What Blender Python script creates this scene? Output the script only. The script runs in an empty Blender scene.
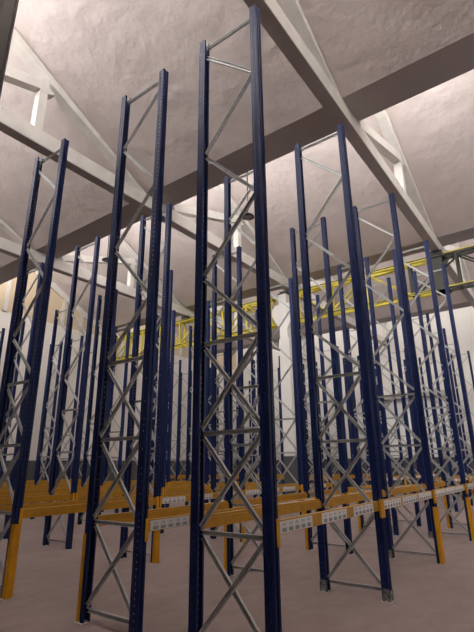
import bpy, bmesh, math, random
from mathutils import Vector, Matrix
random.seed(7)
C = bpy.context.scene.collection
SC = bpy.context.scene

# ------------------------------------------------------------------ materials
def new_mat(name):
    m = bpy.data.materials.new(name); m.use_nodes = True
    return m, m.node_tree.nodes, m.node_tree.links, m.node_tree.nodes['Principled BSDF']

def mat(name, col, rough=.5, metal=0, spec=.5, noise=None, bump=None):
    """noise=(scale, amount, colour2); bump=(scale, strength)"""
    m, n, l, b = new_mat(name)
    b.inputs['Base Color'].default_value = (*col, 1)
    b.inputs['Roughness'].default_value = rough
    b.inputs['Metallic'].default_value = metal
    b.inputs['Specular IOR Level'].default_value = spec
    tc = n.new('ShaderNodeTexCoord')
    if noise:
        t = n.new('ShaderNodeTexNoise'); t.inputs['Scale'].default_value = noise[0]
        t.inputs['Detail'].default_value = 8; t.inputs['Roughness'].default_value = .62
        l.new(tc.outputs['Object'], t.inputs['Vector'])
        r = n.new('ShaderNodeValToRGB')
        r.color_ramp.elements[0].position = .5 - .25 / max(noise[1], .01) * .5
        r.color_ramp.elements[1].position = .5 + .25 / max(noise[1], .01) * .5
        r.color_ramp.elements[0].color = (*noise[2], 1)
        r.color_ramp.elements[1].color = (*col, 1)
        l.new(t.outputs['Fac'], r.inputs['Fac'])
        l.new(r.outputs['Color'], b.inputs['Base Color'])
    if bump:
        t = n.new('ShaderNodeTexNoise'); t.inputs['Scale'].default_value = bump[0]
        t.inputs['Detail'].default_value = 6
        l.new(tc.outputs['Object'], t.inputs['Vector'])
        bp = n.new('ShaderNodeBump'); bp.inputs['Strength'].default_value = bump[1]
        bp.inputs['Distance'].default_value = .08
        l.new(t.outputs['Fac'], bp.inputs['Height'])
        l.new(bp.outputs['Normal'], b.inputs['Normal'])
    return m

def emit(name, col, s):
    m, n, l, b = new_mat(name)
    b.inputs['Base Color'].default_value = (*col, 1)
    b.inputs['Emission Color'].default_value = (*col, 1)
    b.inputs['Emission Strength'].default_value = s
    return m

M = dict(
    navy=mat('navy paint', (.0075, .0175, .086), .38, 0, .2, (9, .9, (.005, .011, .056))),
    zinc=mat('galvanised steel', (.51, .515, .515), .45, .35, .5, (14, .8, (.38, .385, .385))),
    foot=mat('scuffed foot', (.30, .30, .29), .55, .5, .5, (22, 1, (.05, .05, .055))),
    plate=mat('pale base plate', (.45, .43, .40), .6),
    orange=mat('orange beam paint', (.45, .225, .007), .5, 0, .3, (6, .7, (.36, .17, .006))),
    worn=mat('worn dusty beam top', (.58, .43, .24), .7, 0, .3, (9, .9, (.46, .27, .07))),
    guard=mat('yellow guard paint', (.60, .29, .006), .5, 0, .3, (7, .8, (.47, .21, .005))),
    card=mat('white placard', (.62, .62, .62), .55),
    ink=mat('grey ink', (.10, .11, .14), .7),
    ink_pale=mat('pale grey ink', (.34, .35, .38), .7),
    roof=mat('pinkish plaster ceiling', (.63, .56, .54), .9, 0, .2, (.8, .6, (.53, .465, .445)), (2.2, .65)),
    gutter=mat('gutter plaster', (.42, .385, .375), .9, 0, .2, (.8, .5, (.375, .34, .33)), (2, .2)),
    truss=mat('white limewashed concrete', (.66, .635, .60), .85, 0, .2, (2.2, .6, (.55, .525, .49)), (6, .12)),
    soffit_shade=mat('limewash with soffit shade', (.44, .40, .38), .9, 0, .2, (2.2, .6, (.38, .345, .33)), (6, .12)),  # truss concrete made darker: underside shade put into the colour
    column=mat('white column paint', (.80, .78, .755), .8, 0, .2, (2, .5, (.74, .715, .68))),
    white=mat('white wall paint', (.74, .715, .675), .85, 0, .2, (.5, .5, (.68, .65, .61)), (3, .08)),
    beige=mat('beige wall paint', (.62, .51, .37), .85, 0, .2, (.7, .5, (.55, .45, .32)), (3, .1)),
    dado=mat('dark grey dado paint', (.085, .09, .095), .6, 0, .4, (1.4, .6, (.07, .072, .075))),
    lat_y=mat('yellow lattice paint', (.78, .66, .045), .45, 0, .5, (5, .8, (.60, .50, .03))),
    lat_d=mat('dark olive steel and girder shade', (.045, .045, .030), .5, .2, .5, (6, .8, (.025, .025, .02))),  # stout post steel; also paints the shade on the girder's unlit right half
    black=mat('black steel', (.02, .02, .02), .5),
    dark=mat('dark brown steel', (.09, .075, .07), .6, 0, .3),
    doorframe=mat('beige grey door frame', (.46, .43, .385), .8, 0, .2),
    panel=mat('bright white panel', (.88, .89, .88), .6),
    glass_frame=mat('window frame', (.30, .29, .28), .6),
    pane=emit('daylit pane', (1.0, .985, .97), 1.0),
)

def floor_mat():
    m, n, l, b = new_mat('mauve concrete floor')
    tc = n.new('ShaderNodeTexCoord')
    t1 = n.new('ShaderNodeTexNoise'); t1.inputs['Scale'].default_value = .45; t1.inputs['Detail'].default_value = 8; t1.inputs['Roughness'].default_value = .6
    t2 = n.new('ShaderNodeTexNoise'); t2.inputs['Scale'].default_value = 3.2; t2.inputs['Detail'].default_value = 10; t2.inputs['Roughness'].default_value = .7
    mp = n.new('ShaderNodeMapping'); mp.inputs['Scale'].default_value = (1, .45, 1); mp.inputs['Rotation'].default_value = (0, 0, .9)
    l.new(tc.outputs['Object'], t1.inputs['Vector']); l.new(tc.outputs['Object'], mp.inputs['Vector']); l.new(mp.outputs['Vector'], t2.inputs['Vector'])
    r1 = n.new('ShaderNodeValToRGB'); r1.color_ramp.elements[0].position = .32; r1.color_ramp.elements[1].position = .68
    r1.color_ramp.elements[0].color = (.26, .197, .188, 1); r1.color_ramp.elements[1].color = (.335, .265, .256, 1)
    r2 = n.new('ShaderNodeValToRGB'); r2.color_ramp.elements[0].position = .28; r2.color_ramp.elements[1].position = .62
    r2.color_ramp.elements[0].color = (.70, .68, .67, 1); r2.color_ramp.elements[1].color = (1, 1, 1, 1)
    mx = n.new('ShaderNodeMixRGB'); mx.blend_type = 'MULTIPLY'; mx.inputs['Fac'].default_value = .8
    l.new(t1.outputs['Fac'], r1.inputs['Fac']); l.new(t2.outputs['Fac'], r2.inputs['Fac'])
    l.new(r1.outputs['Color'], mx.inputs['Color1']); l.new(r2.outputs['Color'], mx.inputs['Color2'])
    l.new(mx.outputs['Color'], b.inputs['Base Color'])
    b.inputs['Roughness'].default_value = .55; b.inputs['Specular IOR Level'].default_value = .35
    return m
M['floor'] = floor_mat()

# ------------------------------------------------------------------ mesh helpers
def box(bm, x0, x1, y0, y1, z0, z1):
    v = [bm.verts.new(p) for p in ((x0,y0,z0),(x1,y0,z0),(x1,y1,z0),(x0,y1,z0),(x0,y0,z1),(x1,y0,z1),(x1,y1,z1),(x0,y1,z1))]
    for f in ((3,2,1,0),(4,5,6,7),(0,1,5,4),(1,2,6,5),(2,3,7,6),(3,0,4,7)):
        bm.faces.new([v[i] for i in f])

def prism(bm, prof, place0, place1):
    """closed profile of 2-D points swept from place0(p) to place1(p)"""
    a = [bm.verts.new(place0(p)) for p in prof]; b = [bm.verts.new(place1(p)) for p in prof]
    k = len(prof)
    for i in range(k):
        bm.faces.new((a[i], a[(i+1) % k], b[(i+1) % k], b[i]))
    bm.faces.new(a[::-1]); bm.faces.new(b)

def bar(bm, p, q, w, h, up=(0, 0, 1), prof=None):
    """a straight bar from p to q; w across, h along 'up'"""
    p, q = Vector(p), Vector(q); d = (q - p).normalized(); u = Vector(up)
    s = d.cross(u).normalized(); t = s.cross(d).normalized()
    pr = prof or [(-w/2, -h/2), (w/2, -h/2), (w/2, h/2), (-w/2, h/2)]
    prism(bm, pr, lambda c: p + s*c[0] + t*c[1], lambda c: q + s*c[0] + t*c[1])

def cyl(bm, p, q, r0, r1=None, n=16):
    r1 = r0 if r1 is None else r1
    p, q = Vector(p), Vector(q); d = (q - p).normalized()
    s = d.orthogonal().normalized(); t = d.cross(s)
    a = [bm.verts.new(p + (s*math.cos(2*math.pi*i/n) + t*math.sin(2*math.pi*i/n))*r0) for i in range(n)]
    b = [bm.verts.new(q + (s*math.cos(2*math.pi*i/n) + t*math.sin(2*math.pi*i/n))*r1) for i in range(n)]
    for i in range(n): bm.faces.new((a[i], a[(i+1) % n], b[(i+1) % n], b[i]))
    bm.faces.new(a[::-1]); bm.faces.new(b)

def mesh_of(bm, name, m, bevel=0):
    bmesh.ops.recalc_face_normals(bm, faces=bm.faces)
    if bevel:
        bmesh.ops.bevel(bm, geom=bm.edges[:], offset=bevel, segments=1, affect='EDGES')
    me = bpy.data.meshes.new(name); bm.to_mesh(me); bm.free()
    me.materials.append(m)
    return me

def link(name, me, parent=None, loc=(0, 0, 0), label=None):
    o = bpy.data.objects.new(name, me); C.objects.link(o)
    o.location = loc
    if parent: o.parent = parent
    if label: o['label'] = label
    return o

def obj(name, bm, m, parent=None, loc=(0, 0, 0), label=None, bevel=0):
    return link(name, mesh_of(bm, name, m, bevel), parent, loc, label)

def root(name, label, cat, loc=(0, 0, 0), group=None):
    o = bpy.data.objects.new(name, None); C.objects.link(o); o.location = loc
    o.empty_display_size = .2
    o['label'] = label; o['category'] = cat; o['kind'] = 'thing'
    if group: o['group'] = group
    return o

def struct(name, bm, m, parent=None, bevel=0):
    o = obj(name, bm, m, parent, bevel=bevel)
    if not parent: o['kind'] = 'structure'
    return o

# ------------------------------------------------------------------ the hall (u = x along the frames, v = y along the rows, away)
LEFT, RIGHT, REAR, FAR = -21.25, 11.0, -12.0, 28.3
PER, G0, GW = 9.1, 4.4, 1.1                     # sawtooth bays: valley gutters every 9.1 m
ZG, SL = 10.5, .52                               # gutter soffit height, roof slope
def near(k): return G0 + PER*k                   # near edge of gutter k
def roof_z(k, v): return ZG + SL*(near(k+1) - v) # roof over bay k (between gutter k and gutter k+1)

bm = bmesh.new(); box(bm, LEFT-.3, RIGHT+.3, REAR-.3, FAR+.3, -.3, 0); struct('floor', bm, M['floor'])

def subdivided(bm, n):
    bmesh.ops.subdivide_edges(bm, edges=bm.edges[:], cuts=n, use_grid_fill=True)

for k in range(-2, 3):
    v0, v1 = near(k) + GW, near(k+1) + .05
    v0c, v1c = max(v0, REAR), min(v1, FAR + .2)
    bm = bmesh.new()
    prism(bm, [(v0c, roof_z(k, v0c)), (v1c, roof_z(k, v1c)), (v1c, roof_z(k, v1c)+.25), (v0c, roof_z(k, v0c)+.25)],
          lambda p: Vector((LEFT-.3, p[0], p[1])), lambda p: Vector((RIGHT+.3, p[0], p[1])))
    o = struct('ceiling', bm, M['roof'])
n_win = 0
for k in range(-1, 3):                            # gutters, and the north light standing on each
    a, b = near(k), near(k) + GW
    bm = bmesh.new()
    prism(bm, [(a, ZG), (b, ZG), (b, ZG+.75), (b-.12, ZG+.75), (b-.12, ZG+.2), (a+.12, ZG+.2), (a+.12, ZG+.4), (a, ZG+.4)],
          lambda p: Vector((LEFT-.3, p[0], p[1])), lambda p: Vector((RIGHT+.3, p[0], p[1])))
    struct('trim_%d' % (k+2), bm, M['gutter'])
    zt = roof_z(k, b)
    n_win += 1
    bm = bmesh.new()
    box(bm, LEFT, RIGHT, b-.10, b-.02, ZG+.75, ZG+.85); box(bm, LEFT, RIGHT, b-.10, b-.02, zt-.1, zt+.2)
    x = LEFT
    while x <= RIGHT + .01:
        box(bm, x-.04, x+.04, b-.10, b-.02, ZG+.85, zt-.1); x += 1.612
    w = struct('window_%d' % n_win, bm, M['glass_frame'])
    bm = bmesh.new(); box(bm, LEFT+.02, RIGHT-.02, b-.07, b-.05, ZG+.86, zt-.12)
    obj('glass_pane', bm, M['pane'], w)
    L = bpy.data.lights.new('daylight', 'AREA'); L.shape = 'RECTANGLE'
    L.size = RIGHT - LEFT - 1; L.size_y = zt - ZG - 1.1
    L.energy = (2050, 1450, 1000, 500)[k+1]; L.color = (1, .985, .97)
    lo = bpy.data.objects.new('daylight', L); C.objects.link(lo)
    lo.location = ((LEFT+RIGHT)/2, b+.03, (zt+ZG+.8)/2)
    lo.rotation_euler = (math.radians(90), 0, math.radians(180))  # faces +v

def wall_profile(z0):
    """(v, z) outline from z0 up to the sawtooth roof"""
    pts = [(REAR, z0), (FAR, z0), (FAR, roof_z(2, FAR)+.1)]
    for k in (2, 1, 0, -1):
        b = near(k) + GW
        pts += [(b, roof_z(k, b)+.1), (b, ZG+.1), (near(k), ZG+.1)]
    pts += [(REAR, roof_z(-2, REAR)+.1)]
    return pts
for side, x0, x1 in (('left', LEFT-.25, LEFT), ('right', RIGHT, RIGHT+.25)):
    bm = bmesh.new(); box(bm, x0, x1, REAR, FAR, 0, 10.0); struct('wall_'+side, bm, M['white'])
    bm = bmesh.new(); prism(bm, wall_profile(10.0), lambda p: Vector((x0, p[0], p[1])), lambda p: Vector((x1, p[0], p[1])))
    w = struct('trim_%d' % (5 if side == 'left' else 6), bm, M['beige'])
bm = bmesh.new(); box(bm, LEFT, LEFT+.02, REAR, FAR, 0, 2.25); struct('baseboard_left', bm, M['dado'])
bm = bmesh.new(); box(bm, LEFT-.25, RIGHT+.25, FAR, FAR+.25, 0, 10.0); struct('wall_far', bm, M['white'])
bm = bmesh.new(); box(bm, LEFT-.25, RIGHT+.25, FAR, FAR+.25, 10.0, roof_z(2, FAR)+.1); struct('trim_7', bm, M['white'])
bm = bmesh.new(); box(bm, LEFT+.02, RIGHT, FAR-.02, FAR, 0, 2.25); struct('baseboard_far', bm, M['dado'])
bm = bmesh.new(); box(bm, LEFT-.25, RIGHT+.25, REAR-.25, REAR, 0, roof_z(-2, REAR)+.2); struct('wall_rear', bm, M['white'])
# unseen windows added in the right-hand wall to brighten the right side
n_win += 1
bm = bmesh.new()
for y in (9.0, 13.5, 18.0, 22.5):
    for a, b, c, d in ((0, 3.6, 3.0, 3.1), (0, 3.6, 7.9, 8.0), (0, .1, 3.1, 7.9), (3.5, 3.6, 3.1, 7.9), (1.75, 1.85, 3.1, 7.9), (.1, 3.5, 5.4, 5.5)):
        box(bm, RIGHT-.08, RIGHT-.001, y+a, y+b, c, d)
w = struct('window_%d' % n_win, bm, M['glass_frame'])
for y in (9.0, 13.5, 18.0, 22.5):
    bm = bmesh.new(); box(bm, RIGHT-.03, RIGHT-.01, y+.1, y+3.5, 3.1, 7.9); obj('glass_pane', bm, M['pane'], w)
L = bpy.data.lights.new('daylight', 'AREA'); L.shape = 'RECTANGLE'; L.size = 17; L.size_y = 4.6; L.energy = 200; L.color = (.97, .98, 1)  # added light at the unseen windows, lifts the right side
lo = bpy.data.objects.new('daylight', L); C.objects.link(lo); lo.location = (RIGHT-.12, 17.5, 5.5); lo.rotation_euler = (math.radians(90), 0, math.radians(90))
# closed white sliding doors in the far wall under a ledge
for n, (a, b) in enumerate(((-9.2, -4.0), (-1.5, 3.7))):
    bm = bmesh.new()
    box(bm, a-.35, a, FAR-.30, FAR-.021, 2.25, 6.15); box(bm, b, b+.35, FAR-.30, FAR-.021, 2.25, 6.15)
    box(bm, a-.5, b+.5, FAR-.60, FAR-.021, 6.15, 6.45)
    d = struct('door_%d' % (n+1), bm, M['doorframe'])
    bm = bmesh.new(); box(bm, a+.01, b-.01, FAR-.08, FAR-.022, 2.26, 6.14); obj('door_leaf', bm, M['panel'], d)

# ------------------------------------------------------------------ roof trusses
TR = {'left': -14.15, 'middle': -7.4, 'right': -.52}
TL = {'left': 'white concrete roof truss left of the column, its end resting on the yellow lattice girder',
      'middle': 'white concrete roof truss whose bottom beam ends on the white column',
      'right': 'white concrete roof truss crossing the top right, above the tallest blue posts'}
W = .31
for key, x in TR.items():
    t = root('roof_truss', TL[key], 'roof truss', (x, 0, 10.0), 'white concrete trusses under the sawtooth roof')
    bm = bmesh.new(); box(bm, -W/2, W/2, REAR+.02, FAR-.02, .012, .48)
    bc = obj('bottom_chord', bm, M['truss'], t, bevel=.02)
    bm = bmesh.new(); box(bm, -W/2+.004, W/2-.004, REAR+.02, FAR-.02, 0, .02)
    obj('shaded_soffit', bm, M['soffit_shade'], bc, label='underside of the beam with its shade put into the colour')  # thin strip whose darker colour stands for shade under the chord
    for k in range(-1, 3):
        b, e = near(k) + GW, near(k+1)
        e2 = min(e, FAR-.05); z = lambda v: roof_z(k, v) - 10.0
        bm = bmesh.new()
        prism(bm, [(b+.05, z(b+.05)-.54), (e2-.02, max(z(e2)-.54, .40)), (e2-.02, z(e2)-.02), (b+.05, z(b+.05)-.02)],
              lambda p: Vector((-W/2, p[0], p[1])), lambda p: Vector((W/2, p[0], p[1])))
        obj('top_chord', bm, M['truss'], t, bevel=.02)
        c = (b + e)/2
        bm = bmesh.new(); box(bm, -W/2+.03, W/2-.03, c+.05, c+.27, .47, z(c)-.5)
        # haunches where the post meets the chords
        prism(bm, [(c+.02, z(c)-.5), (c+.02, z(c)-.86), (c+.29, z(c)-.86), (c+.48, z(c+.48)-.5)],
              lambda p: Vector((-W/2+.02, p[0], p[1])), lambda p: Vector((W/2-.02, p[0], p[1])))
        obj('post', bm, M['truss'], t)
        bm = bmesh.new()
        bar(bm, (0, b+.2, .62), (0, c+.12, z(c)-.66), W-.05, .30)
        obj('diagonal', bm, M['truss'], t)
# white rafters and posts let into the beige gable of the left wall
for k in range(-1, 3):
    b, e = near(k) + GW, min(near(k+1), FAR-.02)
    bm = bmesh.new()
    prism(bm, [(b+.03, roof_z(k, b+.03)-.42), (e, roof_z(k, e)-.42), (e, roof_z(k, e)-.01), (b+.03, roof_z(k, b+.03)-.01)],
          lambda p: Vector((LEFT+.005, p[0], p[1])), lambda p: Vector((LEFT+.12, p[0], p[1])))
    tr = struct('trim_%d' % (8+k+1), bm, M['truss'])
    for y in (b+1.5, b+3.4, b+5.0, b+6.3):
        if y > FAR-.3: continue
        bm = bmesh.new(); box(bm, LEFT+.005, LEFT+.10, y-.1, y+.1, 10.01, roof_z(k, y)-.40); obj('gable_post', bm, M['truss'], tr)

# ------------------------------------------------------------------ column with corbels
CX, CY = -7.68, 13.95
col = root('concrete_column', 'white concrete column with flared corbels behind the blue racks, right of centre', 'column', (CX, CY, 0))
bm = bmesh.new(); box(bm, -.27, .27, -.27, .27, 2.25, 7.6); box(bm, -.21, .21, -.27, .27, 7.6, 9.82)
obj('shaft', bm, M['column'], col, bevel=.015)
for s in (-1, 1):
    bm = bmesh.new()
    prism(bm, [(.20, 8.05), (.62, 8.75), (.62, 9.10), (.42, 9.30), (.20, 9.35)],
          lambda p: Vector((s*p[0], -.26, p[1])), lambda p: Vector((s*p[0], .26, p[1])))
    obj('corbel', bm, M['column'], col, bevel=.01)
bm = bmesh.new(); box(bm, -.275, .275, -.275, .275, 0, 2.25); obj('painted_base', bm, M['dado'], col, label='dark grey painted foot of the column')
bm = bmesh.new(); box(bm, -.26, .26, -.24, .24, 9.82, 9.9); box(bm, -.18, .18, -.2, .2, 9.9, 9.995); obj('bearing_plate', bm, M['black'], col, label='black bearing plate')
wc = root('wall_pier', 'white pier standing against the left wall at the end of the yellow girder', 'pier', (LEFT+.27, CY-.1, 0))
bm = bmesh.new(); box(bm, -.24, .24, -.3, .3, 2.25, 9.98); obj('shaft', bm, M['column'], wc, bevel=.01)
bm = bmesh.new(); box(bm, -.245, .245, -.305, .305, 0, 2.25); obj('painted_base', bm, M['dado'], wc, label='dark grey painted foot of the pier')

# ------------------------------------------------------------------ lattice girders between the supports
ZB, ZT = 8.30, 9.84
def lattice(label, x0, x1, step, main, posts_dark, phase, heavy):
    t = root('lattice_girder', label, 'girder', (x0, CY, ZB))
    n = len(heavy); Lx = x1 - x0; H = ZT - ZB
    def pick(x): return M['lat_d'] if posts_dark(x0 + x) else M['lat_y']  # dark members carry the shade of the unlit side in their colour
    for sy in (-.2, .2):
        for z, nm in ((0, 'bottom_chord'), (H-.13, 'top_chord')):
            cuts = [0, Lx] if not heavy else [0, heavy[0]-x0, Lx]
            for a, b in zip(cuts[:-1], cuts[1:]):
                bm = bmesh.new(); box(bm, a+.01, b, sy-.05, sy+.05, z+(.0 if z else .03), z+(.13 if z else .13))
                o = obj(nm, bm, pick((a+b)/2), t)
                bm = bmesh.new(); s = -.05 if sy < 0 else .05
                box(bm, a+.02, b-.01, sy+s*1.02-.012, sy+s*1.02+.012, z+.06 if pick((a+b)/2) is M['lat_y'] else z+.09, z+.105 if pick((a+b)/2) is M['lat_y'] else z+.128)
                obj('edge_strip', bm, M['lat_d'] if pick((a+b)/2) is M['lat_y'] else M['lat_y'], o)
    k = round(Lx/step); st = Lx/k
    for i in range(k+1):
        x = min(max(i*st, .07), Lx-.07)
        bm = bmesh.new()
        for sy in (-.2, .2): box(bm, x-.04, x+.04, sy-.04, sy+.04, .13, H-.13)
        box(bm, x-.035, x+.035, -.16, .16, .03, .09); box(bm, x-.035, x+.035, -.16, .16, H-.10, H-.04)
        obj('post', bm, pick(x), t)
        if i < k:
            a, b = (x+.05, .13), ((i+1)*st-.05, H-.13)
            if (i + phase) % 2: a, b = (a[0], b[1]), (b[0], a[1])
            for sy in (-.2, .2):
                bm = bmesh.new(); bar(bm, (a[0], sy, a[1]), (b[0], sy, b[1]), .05, .09, (0, 1, 0)); obj('diagonal', bm, pick((a[0]+b[0])/2), t)
            bm = bmesh.new(); bar(bm, (a[0], -.18, H-.06), (b[0], .18, H-.06), .06, .05); obj('top_brace', bm, pick((a[0]+b[0])/2), t)
    for hx in heavy:
        bm = bmesh.new(); box(bm, hx-x0-.2, hx-x0+.2, -.30, .30, .0, H)
        box(bm, hx-x0-.26, hx-x0+.26, -.34, .34, H-.14, H); box(bm, hx-x0-.26, hx-x0+.26, -.34, .34, 0, .12)
        obj('stout_post', bm, M['lat_d'], t)
        bm = bmesh.new(); box(bm, hx-x0-.22, hx-x0+.22, -.28, .28, H+.001, H+.155); obj('bearing_plate', bm, M['black'], t)
    return t
lattice('bright yellow lattice girder from the left wall to the white column', LEFT+.515, CX-.625, 1.6, 'y', lambda x: False, 0, [])
lattice('lattice girder right of the white column, yellow, shade painted dark under the right truss', CX+.625, RIGHT-.005, 1.85, 'd', lambda x: x > -2.4, 1, [TR['right']])
bp = bmesh.new(); box(bp, -.24, .24, -.26, .26, 0, .155)
b_ = obj('bearing_block', bp, M['black'], None, (TR['left'], CY, ZT+.001)); b_['label'] = 'black bearing block on the yellow lattice girder under the left truss end'; b_['category'] = 'block'; b_['kind'] = 'thing'

# ------------------------------------------------------------------ hanging lamps and the dark post at the upper left
for (x, y, z, zt, lab) in ((-3.90, 5.40, 8.86, ZG, 'dark disc lamp hanging on a rod in the middle, seen between the two tallest posts'),
                           (-10.4, 5.38, 9.32, ZG, 'dark disc lamp hanging on a rod at the left under the gutter edge')):
    t = root('pendant_lamp', lab, 'lamp', (x, y, z), 'pendant lamps')
    bm = bmesh.new(); cyl(bm, (0, 0, .1), (0, 0, zt-z-.01), .016, n=8); obj('rod', bm, M['dark'], t)
    bm = bmesh.new(); cyl(bm, (0, 0, 0), (0, 0, .05), .19, .17, 24); cyl(bm, (0, 0, .05), (0, 0, .12), .12, .05, 20); obj('lamp_shade', bm, M['black'], t)
    bm = bmesh.new(); cyl(bm, (0, 0, -.02), (0, 0, .0), .12, .14, 20); obj('diffuser', bm, M['ink_pale'], t)
t = root('steel_post', 'dark brown steel post cut off by the upper left corner', 'post', (-4.31, -1.82, 0))
bm = bmesh.new(); box(bm, -.12, .12, -.16, -.14, .02, roof_z(-1, -1.82)-.1); box(bm, -.12, .12, .14, .16, .02, roof_z(-1, -1.82)-.1); box(bm, -.012, .012, -.14, .14, .02, roof_z(-1, -1.82)-.1)
obj('shaft', bm, M['dark'], t)
bm = bmesh.new(); box(bm, -.2, .2, -.22, .22, 0, .02); obj('base_plate', bm, M['dark'], t)

# ------------------------------------------------------------------ pallet racking
H = 8.53
PW = .118                                            # post width
cache = {}
def post_mesh(detail):
    key = ('post', detail)
    if key in cache: return cache[key]
    bm = bmesh.new(); w = PW/2; th = .004
    # open channel: front face towards +x, sides, lips turned in at the back; front with a shallow rib groove
    pts = [(-w, -w+.030), (-w, -w), (-w+.045, -w), (w-.012, -w), (w, -w+.012), (w, -.018), (w-.012, -.010), (w-.012, .010), (w, .018),
           (w, w-.012), (w-.012, w), (-w+.045, w), (-w, w), (-w, w-.030)]
    seg_holes = {2: .5, 4: .5, 8: .5, 10: .5} if detail else {}
    zs = [.01]
    if detail:
        pitch, z = .078, .10
        while z < H - .06: zs += [z, z+.018]; z += pitch
    zs.append(H)
    def strip(i, cols):
        a, b = Vector((*pts[i], 0)), Vector((*pts[i+1], 0))
        return [a.lerp(b, c) for c in cols]
    for i in range(len(pts)-1):
        hole = i in seg_holes
        cols = strip(i, (0, .40, .60, 1) if hole else (0, 1))
        rows = zs if hole else [zs[0], zs[-1]]
        grid = [[bm.verts.new((p.x, p.y, z)) for p in cols] for z in rows]
        for r in range(len(rows)-1):
            for c in range(len(cols)-1):
                if hole and c == 1 and r % 2 == 1 and r < len(rows)-2: continue
                bm.faces.new((grid[r][c], grid[r][c+1], grid[r+1][c+1], grid[r+1][c]))
    bmesh.ops.remove_doubles(bm, verts=bm.verts, dist=.0004)
    bmesh.ops.recalc_face_normals(bm, faces=bm.faces)
    bmesh.ops.solidify(bm, geom=bm.faces[:], thickness=th)
    me = mesh_of(bm, 'post', M['navy']); cache[key] = me
    return me

CH = [(-.025, -.017), (.025, -.017), (.025, .017), (.019, .017), (.019, -.011), (-.019, -.011), (-.019, .017), (-.025, .017)]
def brace_list(flip):
    a, b = -.93, -.07                               # left / right ends inside the posts
    out = []
    hz = (.15, 1.205, 2.29, 3.40)
    for z in hz: out.append(('horizontal_brace', (a, 0, z), (b, 0, z)))
    out.append(('horizontal_brace', (a, 0, 8.37), (b, 0, 8.37)))
    for z0, z1 in zip(hz[:-1], hz[1:]):
        out.append(('diagonal_brace', (a, -.022, z0+.05), (b, -.022, z1-.05)))
        out.append(('diagonal_brace', (a, .022, z1-.05), (b, .022, z0+.05)))
    zz = [8.20, 7.32, 6.29, 5.33, 4.33, 3.46]
    for i in range(5):
        l0 = (i % 2 == 0) != flip
        out.append(('diagonal_brace', (a if l0 else b, -.008, zz[i]-.03), (b if l0 else a, -.008, zz[i+1]+.03)))
    return out
def brace_mesh(i, flip, item):
    key = ('brace', i, flip)
    if key not in cache:
        bm = bmesh.new(); bar(bm, item[1], item[2], 0, 0, (0, -1, 0), CH)
        cache[key] = mesh_of(bm, item[0], M['zinc'])
    return cache[key]
def small(key, name, m, build):
    if key not in cache:
        bm = bmesh.new(); build(bm); cache[key] = mesh_of(bm, name, m)
    return cache[key]
def b_plate(bm):
    box(bm, -.085, .085, -.095, .095, 0, .01)
    for y in (-.075, .075): cyl(bm, (0, y, .01), (0, y, .028), .011, n=6)
def b_foot(bm):
    for s in (-1, 1): box(bm, -.05, .055, s*(PW/2+.0045)-.0035, s*(PW/2+.0045)+.0035, .01, .17)
    box(bm, PW/2+.001, PW/2+.008, -.063, .063, .01, .15)
def b_guard(bm):
    w = PW/2 + .005; t = .007
    prism(bm, [(-.01, -w-t), (w+t-.02, -w-t), (w+t, -w-t+.02), (w+t, w+t-.02), (w+t-.02, w+t), (-.01, w+t), (-.01, w), (w-.012, w), (w, w-.012), (w, -w+.012), (w-.012, -w), (-.01, -w)],
          lambda p: Vector((p[0]+.01, p[1], .012)), lambda p: Vector((p[0]+.01, p[1], 1.06)))

def frame(u, v, flip, detail, guards, label, group):
    t = root('upright_frame', label, 'rack frame', (u, v, 0), group)
    pm = post_mesh(detail)
    for s, x in ((1, 0), (-1, -1.0)):
        p = link('post', pm, t, (x, 0, 0))
        if s < 0: p.rotation_euler = (0, 0, math.pi)
        link('base_plate', small('plate', 'base_plate', M['plate'], b_plate), t, (x, 0, 0))
        if s in guards:
            g = link('post_guard', small('guard', 'post_guard', M['guard'], b_guard), t, (x, 0, 0), 'yellow post guard')
            if s < 0: g.rotation_euler = (0, 0, math.pi)
        elif u > -.5 and v > 1:
            f = link('foot_bracket', small('foot', 'foot_bracket', M['foot'], b_foot), t, (x, 0, 0), 'scuffed grey steel foot')
            if s < 0: f.rotation_euler = (0, 0, math.pi)
    for i, it in enumerate(brace_list(flip)):
        link(it[0], brace_mesh(i, flip, it), t)
    return t

BZ0, BZ1 = 1.232, 1.368
def beam_mesh(L):
    key = ('beam', round(L, 3))
    if key not in cache:
        bm = bmesh.new()
        prism(bm, [(-.050, BZ0), (.028, BZ0), (.028, BZ1), (-.026, BZ1), (-.026, BZ1-.028), (-.050, BZ1-.028)],
              lambda p: Vector((p[0], PW/2+.006, p[1])), lambda p: Vector((p[0], L-PW/2-.006, p[1])))
        cache[key] = mesh_of(bm, 'rail', M['orange'])
    return cache[key]
def top_mesh(L):
    key = ('top', round(L, 3))
    if key not in cache:
        bm = bmesh.new(); box(bm, -.0255, .0265, PW/2+.007, L-PW/2-.007, BZ1, BZ1+.002); cache[key] = mesh_of(bm, 'top_face', M['worn'])
    return cache[key]
def b_conn(bm):
    prism(bm, [(.063, .012), (.071, .012), (.071, .068), (.034, .068), (.034, .0612), (.063, .0612)],
          lambda p: Vector((p[0], p[1], 1.13)), lambda p: Vector((p[0], p[1], 1.395)))
def b_conn_end(bm):
    prism(bm, [(.063, -.012), (.071, -.012), (.071, -.068), (.034, -.068), (.034, -.0612), (.063, -.0612)],
          lambda p: Vector((p[0], p[1], 1.13)), lambda p: Vector((p[0], p[1], 1.395)))
def b_card_long(bm): box(bm, .0285, .034, 0, .87, BZ0+.006, BZ1-.012)
def b_card(bm): box(bm, .0285, .034, 0, .73, BZ0+.006, BZ1-.012)
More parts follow.
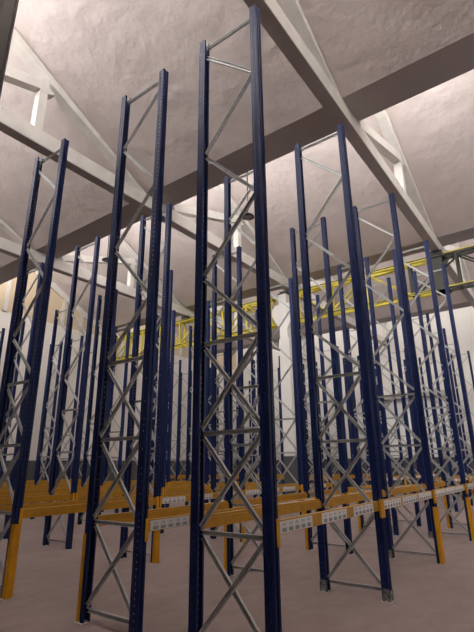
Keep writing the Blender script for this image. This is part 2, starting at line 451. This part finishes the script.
def comb(bm, x0, x1, y0, y1, z0, z1, n):
    # one connected run of upright strokes
    st = (y1-y0)/(2*n-1); prof = [(y0, z0)]
    for j in range(n):
        a = y0 + 2*j*st
        prof += [(a, z1), (a+st, z1)] + ([(a+st, z0+.006), (a+2*st, z0+.006)] if j < n-1 else [(a+st, z0)])
    prism(bm, prof, lambda p: Vector((x0, p[0], p[1])), lambda p: Vector((x1, p[0], p[1])))
def b_marks(bm): comb(bm, .0345, .0354, 0, .085, BZ0+.020, BZ0+.058, 8)
def b_digits(bm): comb(bm, .0345, .0354, .008, .070, BZ0+.080, BZ0+.106, 4)

def beam(u, v, L, side, cards, label, group, detail):
    dz = 0 if u > -1.5 else -.10                   # all rows but the rightmost sit one slot lower
    t = root('pallet_beam', label, 'rack beam', (u, v, dz), group)
    if side < 0: t.rotation_euler = (0, 0, math.pi); t.location = (u, v+L, dz)
    link('rail', beam_mesh(L), t)
    link('top_face', top_mesh(L), t, (0, 0, 0), 'worn dusty top of the beam')
    link('connector', small('conn', 'connector', M['guard'], b_conn), t)
    link('connector', small('conn_end', 'connector', M['guard'], b_conn_end), t, (0, L, 0))
    if cards:
        for y in [(.13, 1.11, 2.08), (.13,), (.2, 1.0)][0 if cards == 3 else 1 if cards == 1 else 2]:
            lg = u > -1 and v > 1
            p = link('label_strip', small('card_long', 'label_strip', M['card'], b_card_long) if lg else small('card', 'label_strip', M['card'], b_card), t, (0, y, 0), 'white strip of location labels')
            if detail:
                for i in range(6 if lg else 5):
                    link('barcode', small('marks', 'barcode', M['ink'], b_marks), p, (0, .05+i*.138, 0))
                    link('printed_number', small('digits', 'printed_number', M['ink_pale'], b_digits), p, (0, .05+i*.138, 0))
    return t

ROWS = [.015, -1.92, -4.87, -7.87, -10.87, -13.87, -17.6, -19.47]
ROWN = ['rightmost row', 'second row from right', 'third row from right', 'fourth row from right', 'fifth row from right',
        'sixth row from right', 'second row off left wall', 'row along left wall']
ORD = ['first', 'second', 'third', 'fourth', 'fifth', 'sixth', 'seventh', 'eighth', 'ninth']
VS = [0, 3.13, 6.27, 9.53, 11.75, 17.1, 20.25, 23.4, 26.5]
FIRST = [0, 0, 0, 1, 1, 2, 2, 2]                 # first frame of the row that stands inside the picture
LAST = [5, 9, 9, 9, 9, 9, 9, 9]
FL = {(0, 0): 'tallest navy rack frame in the middle foreground, its feet below the picture edge',
      (1, 0): 'navy rack frame left of the tallest one, with a yellow guard on its left foot',
      (2, 0): 'navy rack frame at the far left edge, a yellow guard on its right foot',
      (0, 1): 'navy rack frame right of centre standing on scuffed grey feet with pale base plates',
      (0, 2): 'navy rack frame at right with the nearest bright yellow guard on its right foot',
      (0, 3): 'navy rack frame at the right edge, second along with a yellow right foot guard',
      (1, 1): 'navy rack frame seen through the tallest one, yellow guard on its left foot',
      (2, 1): 'navy rack frame seen just left of the second frame, standing on the open floor'}
for r, u in enumerate(ROWS):
    for j in range(FIRST[r], LAST[r]):
        v = VS[j]
        guards = ()
        if r == 0 and j >= 2: guards = (1,) if j < 4 else (1, -1)
        if r == 1: guards = (-1,)
        if r == 2: guards = (1,)
        detail = (r <= 2 and j <= 2)
        end = 'near' if j < 5 else 'far'
        lab = FL.get((r, j)) or 'blue rack frame in the %s, %s' % (ROWN[r], (ORD[j] + ' from near end') if j < 5 else (ORD[8-j] + ' from far wall'))
        frame(u, v, r in (1, 4), detail, guards, lab, 'navy upright frames of the pallet racking')
BL = {(0, 0, 1): 'orange beam with white label strips between the tallest frame and the next on its right',
      (0, 1, 1): 'orange beam with white label strips ending at the nearest yellow guarded post on the right',
      (0, 0, -1): 'plain orange beam starting at the left post of the tallest frame'}
for r, u in enumerate(ROWS):
    for j in range(max(0, FIRST[r]-1), LAST[r]-1):
        if j == 4: continue
        v, L = VS[j], VS[j+1]-VS[j]
        for side in (1, -1):
            x = u if side > 0 else u-1
            where = ORD[j] + ' from near end' if j < 4 else ORD[7-j] + ' from far wall'
            lab = BL.get((r, j, side)) or 'orange beam on %s side of %s, %s' % ('right' if side > 0 else 'left', ROWN[r], where)
            beam(x, v, L, side, 0 if side < 0 or r > 2 or (r, j) == (2, 0) else 1 if (r, j) == (1, 0) else 3 if L > 2.5 else 2, lab, 'orange pallet beams', r <= 2 and j <= 3)

# ------------------------------------------------------------------ camera
f_px, pitch, yaw, roll = 452.3457, .3171, -.6327, -.0110
fw = Vector((math.sin(yaw)*math.cos(pitch), math.cos(yaw)*math.cos(pitch), math.sin(pitch)))
rt = Vector((math.cos(yaw), -math.sin(yaw), 0)); up = rt.cross(fw)
r2 = rt*math.cos(roll) + up*math.sin(roll); u2 = -rt*math.sin(roll) + up*math.cos(roll)
cd = bpy.data.cameras.new('camera'); cam = bpy.data.objects.new('camera', cd); C.objects.link(cam)
cd.sensor_fit = 'VERTICAL'; cd.sensor_height = 32.0; cd.lens = f_px*32.0/632
cd.clip_start = .05; cd.clip_end = 200
mw = Matrix.Identity(4)
for i in range(3): mw[i][0], mw[i][1], mw[i][2] = r2[i], u2[i], -fw[i]
mw.translation = Vector((2.7718, -4.3016, 1.9324))
cam.matrix_world = mw
SC.camera = cam

# ------------------------------------------------------------------ world and view
w = bpy.data.worlds.new('sky'); SC.world = w; w.use_nodes = True
w.node_tree.nodes['Background'].inputs[0].default_value = (.8, .88, 1, 1)
w.node_tree.nodes['Background'].inputs[1].default_value = .6
vs = SC.view_settings
vs.view_transform = 'Standard'; vs.look = 'None'; vs.gamma = 1; vs.use_curve_mapping = False; vs.exposure = 0
SC.cycles.use_denoising = True
SC.cycles.max_bounces = 10; SC.cycles.diffuse_bounces = 6
